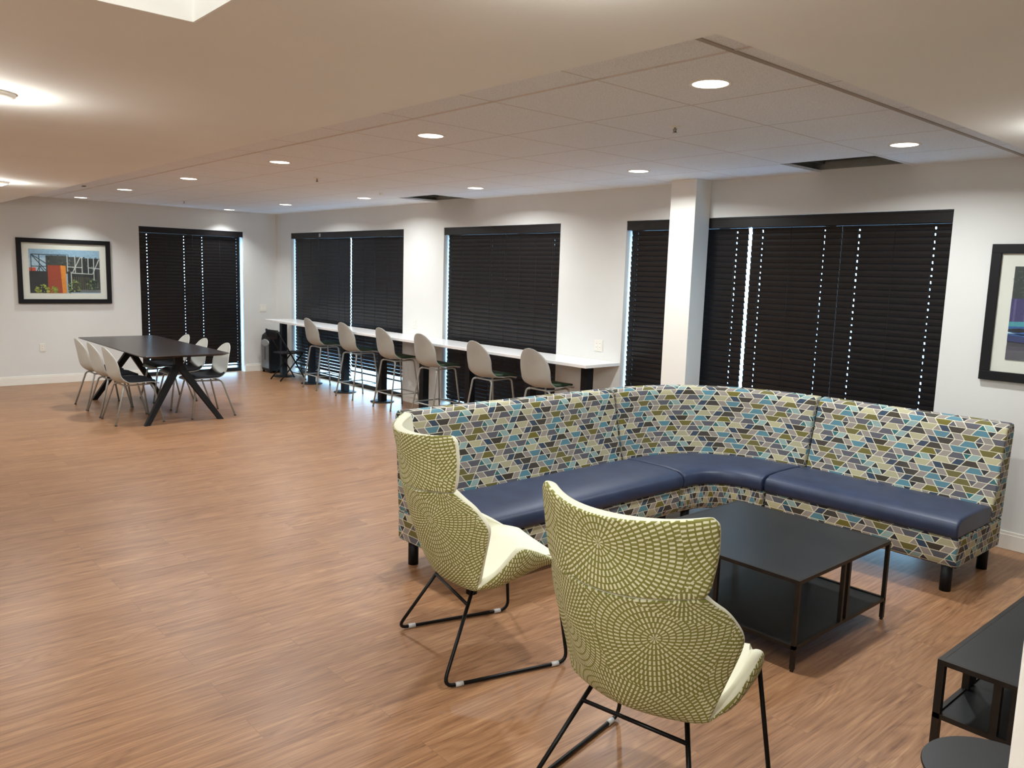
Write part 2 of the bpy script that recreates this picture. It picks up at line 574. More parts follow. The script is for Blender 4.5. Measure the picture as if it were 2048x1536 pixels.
# cavities over the missing tiles
for i, (a, c) in enumerate(OP):
    mb = MB()
    mb.box(a-0.05, c+0.05, -0.02, 0.0, HC+0.02, HC+0.24)
    mb.box(a-0.07, a-0.05, -0.75, 0.0, HC+0.02, HC+0.24)
    mb.box(c+0.05, c+0.07, -0.75, 0.0, HC+0.02, HC+0.24)
    mb.box(a-0.05, c+0.05, -0.77, -0.75, HC+0.02, HC+0.24)
    mb.box(a-0.07, c+0.07, -0.77, 0.0, HC+0.24, HC+0.26)
    for k in range(3):
        mb.box(a-0.05, c+0.05, -0.035, -0.02, HC+0.05+k*0.055, HC+0.075+k*0.055)
    struct(mb.build('trim_%d' % (3+i), 'galvanized'))
    o = MB().box(a+0.02, a+0.05, -0.72, -0.03, HC+0.06, HC+0.22).build('ceiling_duct_edge', 'cavity_dark')
    o.name = 'metal_strut'
    tag(o, 'dark metal strut inside the ceiling gap ' + ('near the column' if i == 0 else 'above the second window from the corner'), 'strut')

# lower drywall ceiling, with the raised bay over the photographer
BX, BY, BZ = 10.404, -5.145, 3.1
mb = MB()
mb.box(0, SX, BY, SY, HS, HS+0.3)
mb.box(SX, X1, BY, 0, HS, HS+0.3)
mb.box(0, BX, Y0, BY, HS, HS+0.3)
struct(mb.build('ceiling_drywall', 'drywall_ceiling'))
mb = MB()
mb.box(BX-0.02, BX+0.005, Y0, BY-0.005, HS+0.0005, BZ)
mb.box(BX-0.02, X1, BY-0.005, BY+0.02, HS+0.0005, BZ)
mb.box(BX-0.02, X1, Y0, BY+0.02, BZ, BZ+0.02)
struct(mb.build('ceiling_bay', 'bay_paint'))

# baseboards
def baseboard(name, segs_, axis):
    mb = MB()
    for a, c in segs_:
        if axis == 'x':
            mb.box(a, c, -0.014, -0.001, 0, 0.105); mb.box(a, c, -0.009, -0.001, 0.105, 0.125)
        else:
            mb.box(0.001, 0.014, a, c, 0, 0.105); mb.box(0.001, 0.009, a, c, 0.105, 0.125)
    return struct(mb.build(name, 'trim_white', bevel=0.003))
baseboard('baseboard_back', [(0.016, WIN[1][0]), (WIN[1][1], WIN[2][0]), (WIN[2][1], WIN[3][0]), (WIN[3][1], X1)], 'x')
baseboard('baseboard_left', [(Y0, LWY[0]), (LWY[1], -0.001)], 'y')

# ------------------------------------------------------------------ windows
def window(name, a, c, axis, mullions):
    root = struct(empty(name, ((a+c)/2, 0.19, 0) if axis == 'x' else (-0.19, (a+c)/2, 0), 0 if axis == 'x' else PI/2))
    w = (c-a)/2
    def P(mb, x0, x1, z0, z1, d=0.03): mb.box(x0, x1, -d, d, z0, z1)
    mb = MB()
    P(mb, -w, w, 0, 0.06); P(mb, -w, w, WZ-0.05, WZ); P(mb, -w, -w+0.05, 0.06, WZ-0.05); P(mb, w-0.05, w, 0.06, WZ-0.05)
    for q_ in mullions: P(mb, q_-0.03, q_+0.03, 0.06, WZ-0.05)
    mb.build('window_frame', 'dark_frame', root)
    edges = [-w+0.05]+[e for q_ in mullions for e in (q_-0.03, q_+0.03)]+[w-0.05]
    for i in range(0, len(edges), 2):
        MB().box(edges[i], edges[i+1], -0.003, 0.003, 0.06, WZ-0.05).build('pane', 'window_glass', root)
    return root
window('window_1', *WIN[1], 'x', [-1.1, 0.75])
window('window_2', *WIN[2], 'x', [0.2])
window('window_3', *WIN[3], 'x', [-0.5, 0.5])
window('window_4', *LWY, 'y', [0.0])
o = MB().box(-60, 60, -60, 60, -0.2, -0.14).build('ground', 'outdoor_ground')
struct(o)

# ------------------------------------------------------------------ blinds
PITCH, SLW = 0.049, 0.0565
def blind(length, ztop, zbot, cords, tilt, label, org, rz, ladders=(), hole=1.0):
    """local x 0..length along the wall, local y into the wall"""
    root = empty('window_blind', org, rz)
    tag(root, label, 'window blind', 'dark slatted window blinds')
    sl = MB()
    z = ztop-0.03
    rnd_ = random.Random(len(label)+int(length*100))
    while z > zbot+0.05:
        tl = math.radians(tilt(z)+rnd_.uniform(-0.6, 0.6))
        cy, sy = math.cos(tl), math.sin(tl)
        def P(x, s, th=0.0):      # s from -1 (inner edge, up) to 1 (outer edge, down)
            h = s*SLW/2
            crown = 0.0035*(1-s*s)
            return (x, h*cy-(crown+th)*sy, z-h*sy-(crown+th)*cy*0.3)
        brk = [0.0]
        for c_ in cords:
            hw = rnd_.uniform(0.003, 0.0058)*hole
            brk += [c_-hw, c_+hw]
        brk.append(length)
        for i in range(len(brk)-1):
            x0, x1 = brk[i], brk[i+1]
            if i % 2 == 1:
                parts = [(-1, rnd_.uniform(-0.35, 0.0)), (rnd_.uniform(0.25, 0.5), 1)]
            else:
                parts = [(-1, -0.33), (-0.33, 0.33), (0.33, 1)]
            for s0, s1 in parts:
                v = [sl.bm.verts.new(P(x0, s0)), sl.bm.verts.new(P(x1, s0)), sl.bm.verts.new(P(x1, s1)), sl.bm.verts.new(P(x0, s1))]
                sl.face(v, 0, False)
        z -= PITCH
    o = sl.build('slats', 'blind_slat', root, recalc=False)
    so = o.modifiers.new('s', 'SOLIDIFY'); so.thickness = 0.0028; so.offset = 0
    MB().box(0.0, length, -0.022, 0.022, ztop-0.002, ztop+0.045).build('head_rail', 'blind_slat', root)
    MB().box(0.003, length-0.003, -0.024, 0.024, zbot, zbot+0.022).build('bottom_rail', 'blind_slat', root)
    for c_ in list(cords)+list(ladders):
        mb = MB(); mb.tube([(c_, -0.031, ztop), (c_, -0.031, zbot+0.01)], 0.0016, 5); mb.build('cord', 'black_satin', root)
    return root
closed = lambda z: 77.0
def w1tilt(z): return 76.5 if z > 0.95 else 76.5-18.0*min(1, (0.95-z)/0.75)**1.4
def w2tilt(z): return 77.0 if z > 0.70 else 77.0-11.0*min(1, (0.70-z)/0.6)
def w4tilt(z): return 74.0
BYD = 0.075
ZT = 2.215
def bx(a, c, zb, cords, tilt, label, lad=(), hole=1.0): return blind(c-a, ZT, zb, [q_-a for q_ in cords], tilt, label, (a, BYD, 0), 0, [q_-a for q_ in lad], hole)
bx(0.578, 2.341, 0.10, [], w1tilt, 'dark blind with lower slats tilted open, nearest the corner, behind the first bar stools', [0.70, 0.87, 1.15, 1.42, 1.69, 2.05, 2.22])
bx(2.369, 3.832, 0.235, [], w1tilt, 'dark blind stopping above a bright gap, right half of the window nearest the corner', [2.47, 2.77, 3.06, 3.375, 3.66])
bx(4.752, 5.7295, 0.12, [5.595], w2tilt, 'left half of the blinds in the window between the bare wall and the last stools', [4.82, 5.06, 5.32], 0.3)
bx(5.7305, 6.782, 0.12, [5.856, 6.64], w2tilt, 'right half of the blinds in the window above the two nearest bar stools', [6.11, 6.38], 0.3)
bx(7.722, 9.018, 0.14, [7.80, 8.905], w4tilt, 'dark blind passing behind the white column', [8.2])
bx(9.05, 9.8495, 0.14, [9.153, 9.708], closed, 'dark blind just right of the bright vertical gap, beside the column', [9.43])
bx(9.8505, 10.665, 0.14, [9.987, 10.544], closed, 'dark blind at the right end of the wide window, nearest the framed picture', [10.27])
def by(a, c, zb, cords, label, lad=()): return blind(c-a, ZT, zb, [q_-a for q_ in cords], closed, label, (-BYD, a, 0), PI/2, [q_-a for q_ in lad])
by(-2.17, -1.3655, 0.11, [-2.055, -1.50], 'left half of the blinds on the end wall behind the dining table', [-1.78])
by(-1.3645, -0.605, 0.11, [-1.215, -0.657], 'right half of the blinds on the end wall, nearer the corner', [-0.94])
def valance(length, label, org, rz):
    mb = MB(); mb.box(0.002, length-0.002, 0.0, 0.012, 2.215, 2.303); mb.box(0.002, length-0.002, -0.004, 0.0, 2.288, 2.303)
    o = mb.build('blind_valance', 'blind_slat', bevel=0.002)
    o.location = org; o.rotation_euler = (0, 0, rz)
    return tag(o, label, 'valance', 'blind valances')
valance(WIN[1][1]-WIN[1][0], 'long dark valance over the window nearest the corner, above the far stools', (WIN[1][0], 0.006, 0), 0)
valance(WIN[2][1]-WIN[2][0], 'dark valance over the window behind the two nearest bar stools', (WIN[2][0], 0.006, 0), 0)
valance(WIN[3][1]-WIN[3][0], 'dark valance running behind the column over the wide window', (WIN[3][0], 0.006, 0), 0)
valance(LWY[1]-LWY[0], 'dark valance over the end wall window behind the dining table', (-0.006, LWY[0], 0), PI/2)
# metal clip on the valance
tag(MB().box(1.50, 1.55, 0.0005, 0.006, 2.235, 2.285).build('valance_clip', 'steel_light'), 'small pale clip on the valance nearest the corner', 'clip')

# ------------------------------------------------------------------ downlights
lamp_xy = [(10.73, -3.007), (8.603, -2.99), (6.51, -3.02), (4.455, -3.03), (2.435, -3.065), (0.50, -3.08),
           (10.70, -0.933), (8.565, -0.89), (6.34, -0.80), (4.20, -0.826), (2.228, -0.897), (0.32, -0.92)]
lamp_lbl = ['largest bright ceiling downlight, in the tile above the sectional sofa', 'round downlight second from the camera in the inner row, above the open floor',
            'round downlight third from the camera in the inner row', 'round downlight fourth from the camera in the inner row, over the dining side',
            'round downlight fifth from the camera in the inner row, near the end wall', 'smallest inner row downlight, against the end wall above the framed picture',
            'bright downlight beside the nearer missing ceiling tile, toward the right', 'downlight in the window row just left of the column top',
            'downlight in the window row right of the farther missing tile', 'downlight in the window row left of the farther missing tile',
            'downlight in the window row above the first bar stools', 'small downlight at the far end of the window row, by the corner']
def make_downlight():
    root = empty('ceiling_downlight')
    MB().lathe([(0.079, 0.0), (0.079, -0.004), (0.094, -0.004), (0.096, 0.0), (0.096, 0.0005)], 40).build('trim_ring', 'trim_white', root)
    MB().lathe([(0.0, -0.0025), (0.079, -0.0025), (0.079, 0.0)], 40).build('lens', 'lamp_lens', root)
    area_light('downlight_glow', (0, 0, -0.008), 0.07, LAMP_W, LAMP_C, spread=math.radians(158), parent=root)
    return root
proto = make_downlight()
for i, ((x, y), lb) in enumerate(zip(lamp_xy, lamp_lbl)):
    o = proto if i == 0 else copy_tree(proto)
    o.location = (x, y, HC)
    if x < 1.0:     # the two lamps at the end wall are dimmer
        for ch in o.children:
            if ch.type == 'LIGHT': ch.data = ch.data.copy(); ch.data.energy = LAMP_W*0.32; ch.data.spread = math.radians(108)
    tag(o, lb, 'ceiling light', 'recessed round downlights')
def make_surface():
    root = empty('surface_downlight')
    MB().lathe([(0.075, -0.03), (0.09, -0.028), (0.115, -0.012), (0.118, 0.0)], 40).build('trim_ring', 'trim_white', root)
    MB().lathe([(0.0, -0.042), (0.04, -0.041), (0.065, -0.037), (0.075, -0.03)], 40).build('lens', 'lamp_lens_surface', root)
    pl = bpy.data.lights.new('surface_glow', 'POINT')
    pl.energy = LAMP_W*0.42; pl.color = (1.0, 0.97, 0.90); pl.shadow_soft_size = 0.045
    area_light('surface_beam', (0, 0, -0.05), 0.075, LAMP_W*0.6, LAMP_C, parent=root)
    po = bpy.data.objects.new('surface_glow', pl); COL.objects.link(po); po.parent = root; po.location = (0, 0, -0.10)
    return root
proto = make_surface()
for i, (x, y, lb) in enumerate([(8.69, -5.42, 'domed ceiling lamp half cut by the left edge of the photo, nearer one'),
                                (3.90, -4.63, 'domed ceiling lamp at the left edge of the photo, farther one'),
                                (11.90, -1.90, 'domed ceiling lamp just beyond the right edge of the photo'),
                                (11.62, -4.74, 'domed ceiling lamp just above the top edge of the photo'),
                                (2.3, -6.4, 'added domed lamp out of view beyond the left edge, brightening the end wall')]):
    o = proto if i == 0 else copy_tree(proto)
    o.location = (x, y, HS)
    if i in (2, 3):     # two weaker lamps
        for ch in o.children:
            if ch.type == 'LIGHT': ch.data = ch.data.copy(); ch.data.energy *= 0.5
    if i == 4:  # added unseen lamp, boosted to brighten the end wall
        for ch in o.children:
            if ch.type == 'LIGHT': ch.data = ch.data.copy(); ch.data.energy *= 2.2
    tag(o, lb, 'ceiling light', 'domed lamps on the drywall ceiling')

# sprinklers and small ceiling fittings
def sprinkler(x, y, label):
    root = empty('fire_sprinkler', (x, y, HC))
    MB().lathe([(0.036, 0.0), (0.034, -0.004), (0.012, -0.006), (0.0, -0.006)], 24).build('escutcheon', 'plate_white', root)
    mb = MB(); mb.tube([(0, 0, -0.004), (0, 0, -0.034)], 0.006, 8); mb.tube([(-0.012, 0, -0.012), (-0.008, 0, -0.034)], 0.0025, 6); mb.tube([(0.012, 0, -0.012), (0.008, 0, -0.034)], 0.0025, 6)
    mb.lathe([(0, -0.034), (0.015, -0.034), (0.015, -0.036), (0, -0.036)], 12)
    mb.build('head', 'chrome', root)
    tag(root, label, 'sprinkler', 'ceiling sprinklers')
sprinkler(9.987, -2.28, 'sprinkler head in the ceiling tile above the sofa')
sprinkler(5.695, -2.249, 'sprinkler head in the tiled ceiling over the open floor')
sprinkler(1.40, -2.0, 'sprinkler head in the tiled ceiling above the dining table')
tag(MB().box(2.42, 2.50, -3.53, -3.50, HC-0.008, HC-0.0005).build('ceiling_sensor', 'plate_dark'), 'tiny dark sensor on the ceiling above the dining table', 'sensor')
o = MB().lathe([(0, -0.02), (0.012, -0.018), (0.02, 0.0)], 16).build('ceiling_hook', 'plate_white'); o.location = (4.95, -1.06, HC-0.0005)
tag(o, 'small white fitting on the ceiling by the farther missing tile', 'fitting')

# ------------------------------------------------------------------ wall plates
def plate(kind, gang, label, loc, rz):
    w = 0.036 if gang == 1 else 0.059
    root = empty('wall_outlet' if kind == 'outlet' else 'light_switch', loc, rz)
    MB().box(-w, w, -0.006, 0.0, -0.058, 0.058).build('cover_plate', 'plate_white', root, bevel=0.002)
    for g_ in range(gang):
        cx = 0 if gang == 1 else (-0.023 if g_ == 0 else 0.023)
        mb = MB()
        if kind == 'outlet':
            mb.box(cx-0.0165, cx+0.0165, -0.0085, -0.006, -0.036, 0.036)
            ob = mb.build('socket', 'trim_white', root, bevel=0.001)
            for zz in (-0.019, 0.019):
                MB().box(cx-0.006, cx+0.006, -0.0092, -0.0085, zz-0.001, zz+0.006).build('slot_recess', 'tbar_edge', ob)
        else:
            mb.box(cx-0.0165, cx+0.0165, -0.009, -0.006, -0.033, 0.033)
            mb.build('rocker', 'trim_white', root, bevel=0.002)
    tag(root, label, 'outlet' if kind == 'outlet' else 'switch')
plate('outlet', 1, 'white outlet low on the end wall below the framed picture', (0.0, -3.536, 0.52), PI/2)
plate('switch', 2, 'double white switch on the end wall by the room corner', (0.0, -0.239, 1.061), PI/2)
plate('outlet', 1, 'white outlet above the counter between the two stool windows', (4.118, 0.0, 1.063), 0)
plate('outlet', 2, 'double white outlet above the right end of the counter', (7.406, 0.0, 1.064), 0)

# ------------------------------------------------------------------ framed pictures
def picture(label, org, rz, w, h, art):
    root = empty('framed_picture', org, rz)      # local x right along wall, z up from bottom, -y toward room
    fwid = 0.062
    mb = MB()
    for x0, x1, z0, z1 in ((0, w, 0, fwid), (0, w, h-fwid, h), (0, fwid, fwid, h-fwid), (w-fwid, w, fwid, h-fwid)):
        mb.box(x0, x1, -0.035, -0.002, z0, z1)
    mb.build('frame', 'black_satin', root, bevel=0.003)
    MB().box(fwid, w-fwid, -0.016, -0.004, fwid, h-fwid).build('mat_board', 'mat_board', root)
    art(root, fwid+0.085, w-fwid-0.085, fwid+0.085, h-fwid-0.085)
    MB().box(fwid, w-fwid, -0.026, -0.0245, fwid, h-fwid).build('glazing', 'window_glass', root)
    tag(root, label, 'picture')
def pcol(name, rgb):
    if name not in MATS: plain(name, srgb(*rgb), 0.6, nscale=40, namp=0.12)
    return name
def poly_print(root, x0, x1, z0, z1, shapes):
    mb = MB(); mats = []
    for i, (nm, rgb, pts) in enumerate(shapes):
        pcol(nm, rgb)
        if nm not in mats: mats.append(nm)
        y = -0.0168-0.00002*i
        mb.face([mb.bm.verts.new((x0+(x1-x0)*u_, y, z0+(z1-z0)*v_)) for u_, v_ in pts], mats.index(nm))
    mb.build('print', mats, root, recalc=False)
R_ = lambda a, b_, c, d: [(a, b_), (c, b_), (c, d), (a, d)]
def bar(x0, y0, x1, y1, w):
    dx, dy = x1-x0, y1-y0; l = math.hypot(dx, dy*0.66); nx, ny = -dy*0.66/l*w, dx/l*w*1.5
    return [(x0+nx, y0+ny), (x0-nx, y0-ny), (x1-nx, y1-ny), (x1+nx, y1+ny)]
def art_building(root, x0, x1, z0, z1):
    S = [('art_sky', (150, 182, 204), R_(0, 0, 1, 1)), ('art_sky_pale', (176, 200, 214), R_(0, 0.5, 1, 0.8))]
    S += [('art_mesh', (66, 70, 66), R_(0.23, 0.45, 0.55, 0.86)), ('art_dark', (44, 46, 48), R_(0.53, 0.02, 1, 0.82)), ('art_mesh', (66, 70, 66), R_(0.53, 0.62, 0.72, 0.84))]
    rr = random.Random(3)
    for k in range(60):
        u_, v_ = rr.uniform(0.23, 0.97), rr.uniform(0.5, 0.84)
        S.append(rr.choice([('art_grey', (110, 114, 112)), ('art_mid', (84, 84, 80)), ('art_dark', (44, 46, 48))])+(R_(u_, v_, u_+rr.uniform(.008, .025), v_+rr.uniform(.01, .05)),))
    S += [('art_dark', (44, 46, 48), R_(0, 0, 0.25, 0.5)), ('art_red', (206, 84, 50), R_(0, 0.5, 0.09, 0.58))]
    for b_ in ((0.03, 0.88, 0.55, 0.88), (0.03, 0.5, 0.03, 0.88), (0.14, 0.5, 0.14, 0.88), (0.03, 0.88, 0.24, 0.5), (0.03, 0.88, 0.25, 0.66), (0.03, 0.61, 0.25, 0.61), (0.11, 0.5, 0.14, 0.6), (0.2, 0.5, 0.15, 0.6)):
        S.append(('art_steel', (60, 76, 88), bar(*b_, 0.006)))
    for k in range(9):
        S.append(('art_wood', (96, 88, 62), R_(0.59+k*0.03, 0.05, 0.60+k*0.03, 0.38)))
    for b_ in ((0.53, 0.5, 0.53, 0.88), (0.64, 0.47, 0.64, 0.86), (0.74, 0.47, 0.74, 0.85), (0.83, 0.47, 0.83, 0.84), (0.91, 0.3, 0.91, 0.84), (0.53, 0.61, 0.74, 0.6), (0.83, 0.6, 1, 0.58), (0.6, 0.48, 0.72, 0.85), (0.89, 0.45, 0.99, 0.8), (0.58, 0.47, 0.89, 0.45), (0.58, 0.1, 0.58, 0.5)):
        S.append(('art_white', (196, 200, 192), bar(*b_, 0.0065)))
    S += [('art_brick', (162, 68, 44), [(0.25, 0.0), (0.45, 0.0), (0.43, 0.64), (0.25, 0.64)]), ('art_orange', (226, 140, 52), [(0.45, 0.0), (0.51, 0.0), (0.505, 0.63), (0.43, 0.64)]), ('art_grey', (110, 114, 112), R_(0.7, 0.02, 1, 0.08))]
    for (cu, cv, ru, rv_, cols) in ((0.17, 0.08, 0.11, 0.11, ((150, 160, 56), (110, 128, 44), (182, 186, 84))), (0.34, 0.06, 0.05, 0.1, ((150, 160, 56), (110, 128, 44))), (0.62, 0.12, 0.1, 0.18, ((120, 140, 80), (74, 96, 50), (150, 164, 100))), (0.88, 0.2, 0.09, 0.14, ((70, 96, 70), (50, 72, 52), (120, 140, 110)))):
        for k in range(55):
            a_ = rr.uniform(0, 2*PI); q_ = math.sqrt(rr.random())
            u_, v_ = cu+ru*q_*math.cos(a_), cv+rv_*q_*math.sin(a_)
            s_ = rr.uniform(0.008, 0.02)
            c_ = rr.choice(cols)
            pts = [(min(1, max(0, u_+s_*math.cos(k2*PI/3)*rr.uniform(.6, 1))), min(1, max(0, v_+s_*1.4*math.sin(k2*PI/3)*rr.uniform(.6, 1)))) for k2 in range(6)]
            S.append(('art_leaf_%d_%d' % (c_[0], c_[1]), c_, pts))
    poly_print(root, x0, x1, z0, z1, S)
def art_dusk(root, x0, x1, z0, z1):
    S = [('art2_dark', (52, 58, 56), R_(0, 0.5, 1, 1)), ('art2_grey', (64, 62, 70), R_(0, 0, 1, 0.3))]
    rr = random.Random(5)
    for k in range(200):
        u_, v_ = rr.random()*0.95, rr.uniform(0.68, 0.97)
        S.append(('art2_twig', (92, 102, 98), bar(u_, v_, u_+rr.uniform(-.03, .03), v_+rr.uniform(-.03, .03), 0.0015)))
    S.append(('art2_purple', (62, 56, 104), R_(0, 0.38, 1, 0.66)))
    for k in range(14): S.append(('art2_violet', (88, 80, 128), R_(k*0.07+0.02, 0.38, k*0.07+0.035, 0.655)))
    S += [('art2_teal', (70, 150, 160), [(0, 0.41), (0.15, 0.42), (0.4, 0.36), (0.6, 0.4), (1, 0.38), (1, 0.3), (0, 0.3)]),
          ('art2_blue', (46, 90, 150), [(0, 0.36), (0.2, 0.37), (0.5, 0.3), (1, 0.33), (1, 0.22), (0, 0.24)]),
          ('art2_ice', (190, 220, 224), [(0, 0.30), (0.1, 0.27), (0.3, 0.3), (0.5, 0.27), (0.3, 0.24), (0, 0.285)]),
          ('art2_black', (20, 24, 34), [(0, 0.33), (0.08, 0.345), (0.16, 0.32), (0.07, 0.295), (0, 0.305)]),
          ('art2_navy', (44, 56, 104), [(0, 0.27), (0.3, 0.23), (1, 0.2), (1, 0.12), (0, 0.2)]),
          ('art2_slate', (78, 74, 86), R_(0, 0, 1, 0.15))]
    poly_print(root, x0, x1, z0, z1, S)
picture('black framed picture of an orange tower and steel trusses on the end wall', (0.0, -3.802, 1.145), PI/2, 1.20, 0.908, art_building)
picture('black framed picture in purple and blue cut by the right edge of the photo', (10.958, 0.0, 1.146), 0, 1.20, 0.915, art_dusk)

# ------------------------------------------------------------------ counter
CZ0, CZ1, CY = 0.885, 0.917, -0.49
root = empty('bar_counter', (4.15, -0.245, 0))
def rel(mb_pts, o_=(4.15, -0.245, 0)): return tuple(a-b_ for a, b_ in zip(mb_pts, o_))
MB().box(0.62-4.15, 7.70-4.15, CY+0.245, 0.243, CZ0, CZ1).build('worktop', 'counter_white', root, bevel=0.003)
for px_ in (0.83, 1.78, 2.79, 3.78, 4.74, 5.66, 6.70, 7.52):
    x = px_-4.15
    p = MB().box(x-0.045, x+0.045, -0.075, 0.015, 0.012, CZ0-0.012).build('post', 'black_satin', root, bevel=0.004)
    mb = MB(); mb.lathe([(0, 0.0), (0.16, 0.0), (0.16, 0.008), (0.15, 0.012), (0, 0.012)], 32, (x, -0.03, 0)); mb.build('base_plate', 'black_satin', p)
    MB().box(x-0.10, x+0.10, -0.13, 0.10, CZ0-0.012, CZ0-0.0005).build('mounting_plate', 'black_satin', p)
tag(root, 'long white counter on black posts running along the windows', 'counter')

# ------------------------------------------------------------------ shell chairs
def shell_mesh(prof, name, mat, parent, thick=0.007, pw=2.3, nv=5, nu=9):
    """prof rows: y, z, half width, edge forward, edge up"""
    rows = catmull(prof, nv)
    P = []
    for (y, z, w, ef, eu) in rows:
        row = []
        for j in range(-nu, nu+1):
            s = j/nu
            a = abs(s)**pw
            row.append((w*math.sin(s*PI/2)/1.0 if False else w*s, y+ef*a, z+eu*a))
        P.append(row)
    mb = MB(); mb.grid(P)
    o = mb.build(name, mat, parent, recalc=False)
    so = o.modifiers.new('s', 'SOLIDIFY'); so.thickness = thick; so.offset = 0
    return o
DP = [(0.235, 0.425, 0.165, 0.0, 0.0), (0.215, 0.440, 0.200, 0.0, 0.002), (0.12, 0.452, 0.225, 0.0, 0.004), (0.0, 0.446, 0.230, 0.0, 0.010), (-0.10, 0.442, 0.224, 0.0, 0.022),
      (-0.175, 0.458, 0.220, 0.012, 0.055), (-0.228, 0.515, 0.222, 0.045, 0.06), (-0.248, 0.60, 0.224, 0.055, 0.03), (-0.262, 0.69, 0.208, 0.05, 0.01), (-0.276, 0.76, 0.172, 0.035, 0.0),
      (-0.285, 0.81, 0.118, 0.018, -0.002), (-0.289, 0.835, 0.055, 0.005, 0.0), (-0.290, 0.839, 0.012, 0, 0)]
def pad_mesh(prof_rows, lift, name, mat, parent, inset=0.86, thick=0.022):
    rows = catmull(prof_rows, 4)
    P = []
    for (y, z, w, ef, eu) in rows:
        P.append([(w*inset*s, y+ef*abs(s*inset)**2.3, z+lift+eu*abs(s*inset)**2.3) for s in [j/6 for j in range(-6, 7)]])
    mb = MB(); mb.grid(P)
    o = mb.build(name, mat, parent, recalc=False)
    so = o.modifiers.new('s', 'SOLIDIFY'); so.thickness = thick; so.offset = 0
    bv = o.modifiers.new('b', 'BEVEL'); bv.width = 0.008; bv.segments = 2; bv.limit_method = 'ANGLE'
    return o
def make_dining():
    root = empty('dining_chair')
    shell_mesh(DP, 'seat_shell', 'shell_pale', root)
    pad_mesh([(p[0]-(0.02 if i == 0 else 0), p[1], p[2], p[3], p[4]) for i, p in enumerate(DP[1:6])], 0.018, 'seat_pad', 'seat_navy', root, 0.9)
    mb = MB()
    mb.tube(fillet([(-0.15, 0.15, 0.425), (0.15, 0.15, 0.425), (0.15, -0.12, 0.418), (-0.15, -0.12, 0.418)], 0.03), 0.009, 8, closed=True)
    mb.build('seat_frame', 'leg_grey', root)
    for sx in (-1, 1):
        for y0, y1, z1 in ((0.15, 0.245, 0.425), (-0.12, -0.255, 0.418)):
            mb = MB()
            mb.tube(fillet([(sx*0.12, y0, z1), (sx*0.185, y0+(y1-y0)*0.15, z1-0.012), (sx*0.262, y1, 0.012)], 0.035), 0.0105, 8)
            lg = mb.build('leg', 'leg_grey', root)
            MB().lathe([(0.0, 0), (0.012, 0), (0.0125, 0.014), (0.0, 0.015)], 10, (sx*0.262, y1, 0)).build('foot_cap', 'plate_dark', lg)
    return root
proto = make_dining()
spots = [(3.475, -3.355, 0, 'pale shell chair nearest the camera on the left side of the dining table'), (2.875, -3.355, 0, 'pale shell chair in the middle on the left side of the dining table'),
         (2.31, -3.355, 0, 'pale shell chair farthest on the left side of the dining table'),
         (3.505, -2.56, PI, 'pale shell chair nearest the camera on the window side of the dining table'), (2.80, -2.56, PI, 'pale shell chair in the middle on the window side of the dining table'),
         (2.18, -2.56, PI, 'pale shell chair farthest on the window side of the dining table')]
for i, (x, y, rz, lb) in enumerate(spots):
    o = proto if i == 0 else copy_tree(proto)
    o.location = (x, y, 0); o.rotation_euler = (0, 0, rz)
    tag(o, lb, 'chair', 'dining chairs around the dark table')

SO = 0.20
SP = [(p[0]*0.95, p[1]+SO, p[2]*0.93, p[3], p[4]) for p in DP]
def make_stool():
    root = empty('bar_stool')
    shell_mesh(SP, 'seat_shell', 'shell_grey', root)
    pad_mesh(SP[1:6], 0.020, 'seat_pad', 'seat_green', root, 0.9)
    mb = MB()
    mb.tube(fillet([(-0.14, 0.14, 0.425+SO), (0.14, 0.14, 0.425+SO), (0.14, -0.12, 0.418+SO), (-0.14, -0.12, 0.418+SO)], 0.03), 0.009, 8, closed=True)
    mb.build('seat_frame', 'leg_grey', root)
    tops = []
    for sx in (-1, 1):
        for y0, y1, z1 in ((0.14, 0.215, 0.425+SO), (-0.12, -0.225, 0.418+SO)):
            mb = MB()
            a = Vector((sx*0.165, y0+(y1-y0)*0.1, z1-0.01)); c = Vector((sx*0.215, y1, 0.008))
            mb.tube(fillet([(sx*0.11, y0, z1), a, c], 0.035), 0.0105, 8)
            lg = mb.build('leg', 'leg_grey', root)
            MB().lathe([(0.0, 0), (0.0118, 0), (0.012, 0.010), (0.0, 0.011)], 10, (sx*0.215, y1, 0)).build('foot_cap', 'plate_dark', lg)
            tops.append((a, c))
    at = lambda k, z: tops[k][0].lerp(tops[k][1], (tops[k][0].z-z)/(tops[k][0].z-tops[k][1].z))
    pts = [at(0, 0.20), at(2, 0.20), at(3, 0.20), at(1, 0.20)]
    mb = MB(); mb.tube(pts+[pts[0]], 0.008, 8); mb.build('footrest', 'leg_grey', root)
    return root
proto = make_stool()
sp_ = [(2.29, -0.345, 'grey shell bar stool farthest from the camera, beside the folding chair'), (3.27, -0.345, 'second grey bar stool from the corner, in front of the first window'),
       (4.27, -0.365, 'third grey bar stool from the corner, by the bare wall between windows'), (5.21, -0.42, 'fourth grey bar stool from the corner, left edge of the second window'),
       (6.25, -0.44, 'second nearest grey bar stool, its legs partly behind the sofa'), (7.14, -0.45, 'grey bar stool nearest the camera, legs hidden behind the sofa back')]
for i, (x, y, lb) in enumerate(sp_):
    o = proto if i == 0 else copy_tree(proto)
    o.location = (x, y, 0); o.rotation_euler = (0, 0, (-0.02, 0.03, -0.03, 0.02, -0.02, 0.03)[i])
    tag(o, lb, 'bar stool', 'bar stools along the counter')

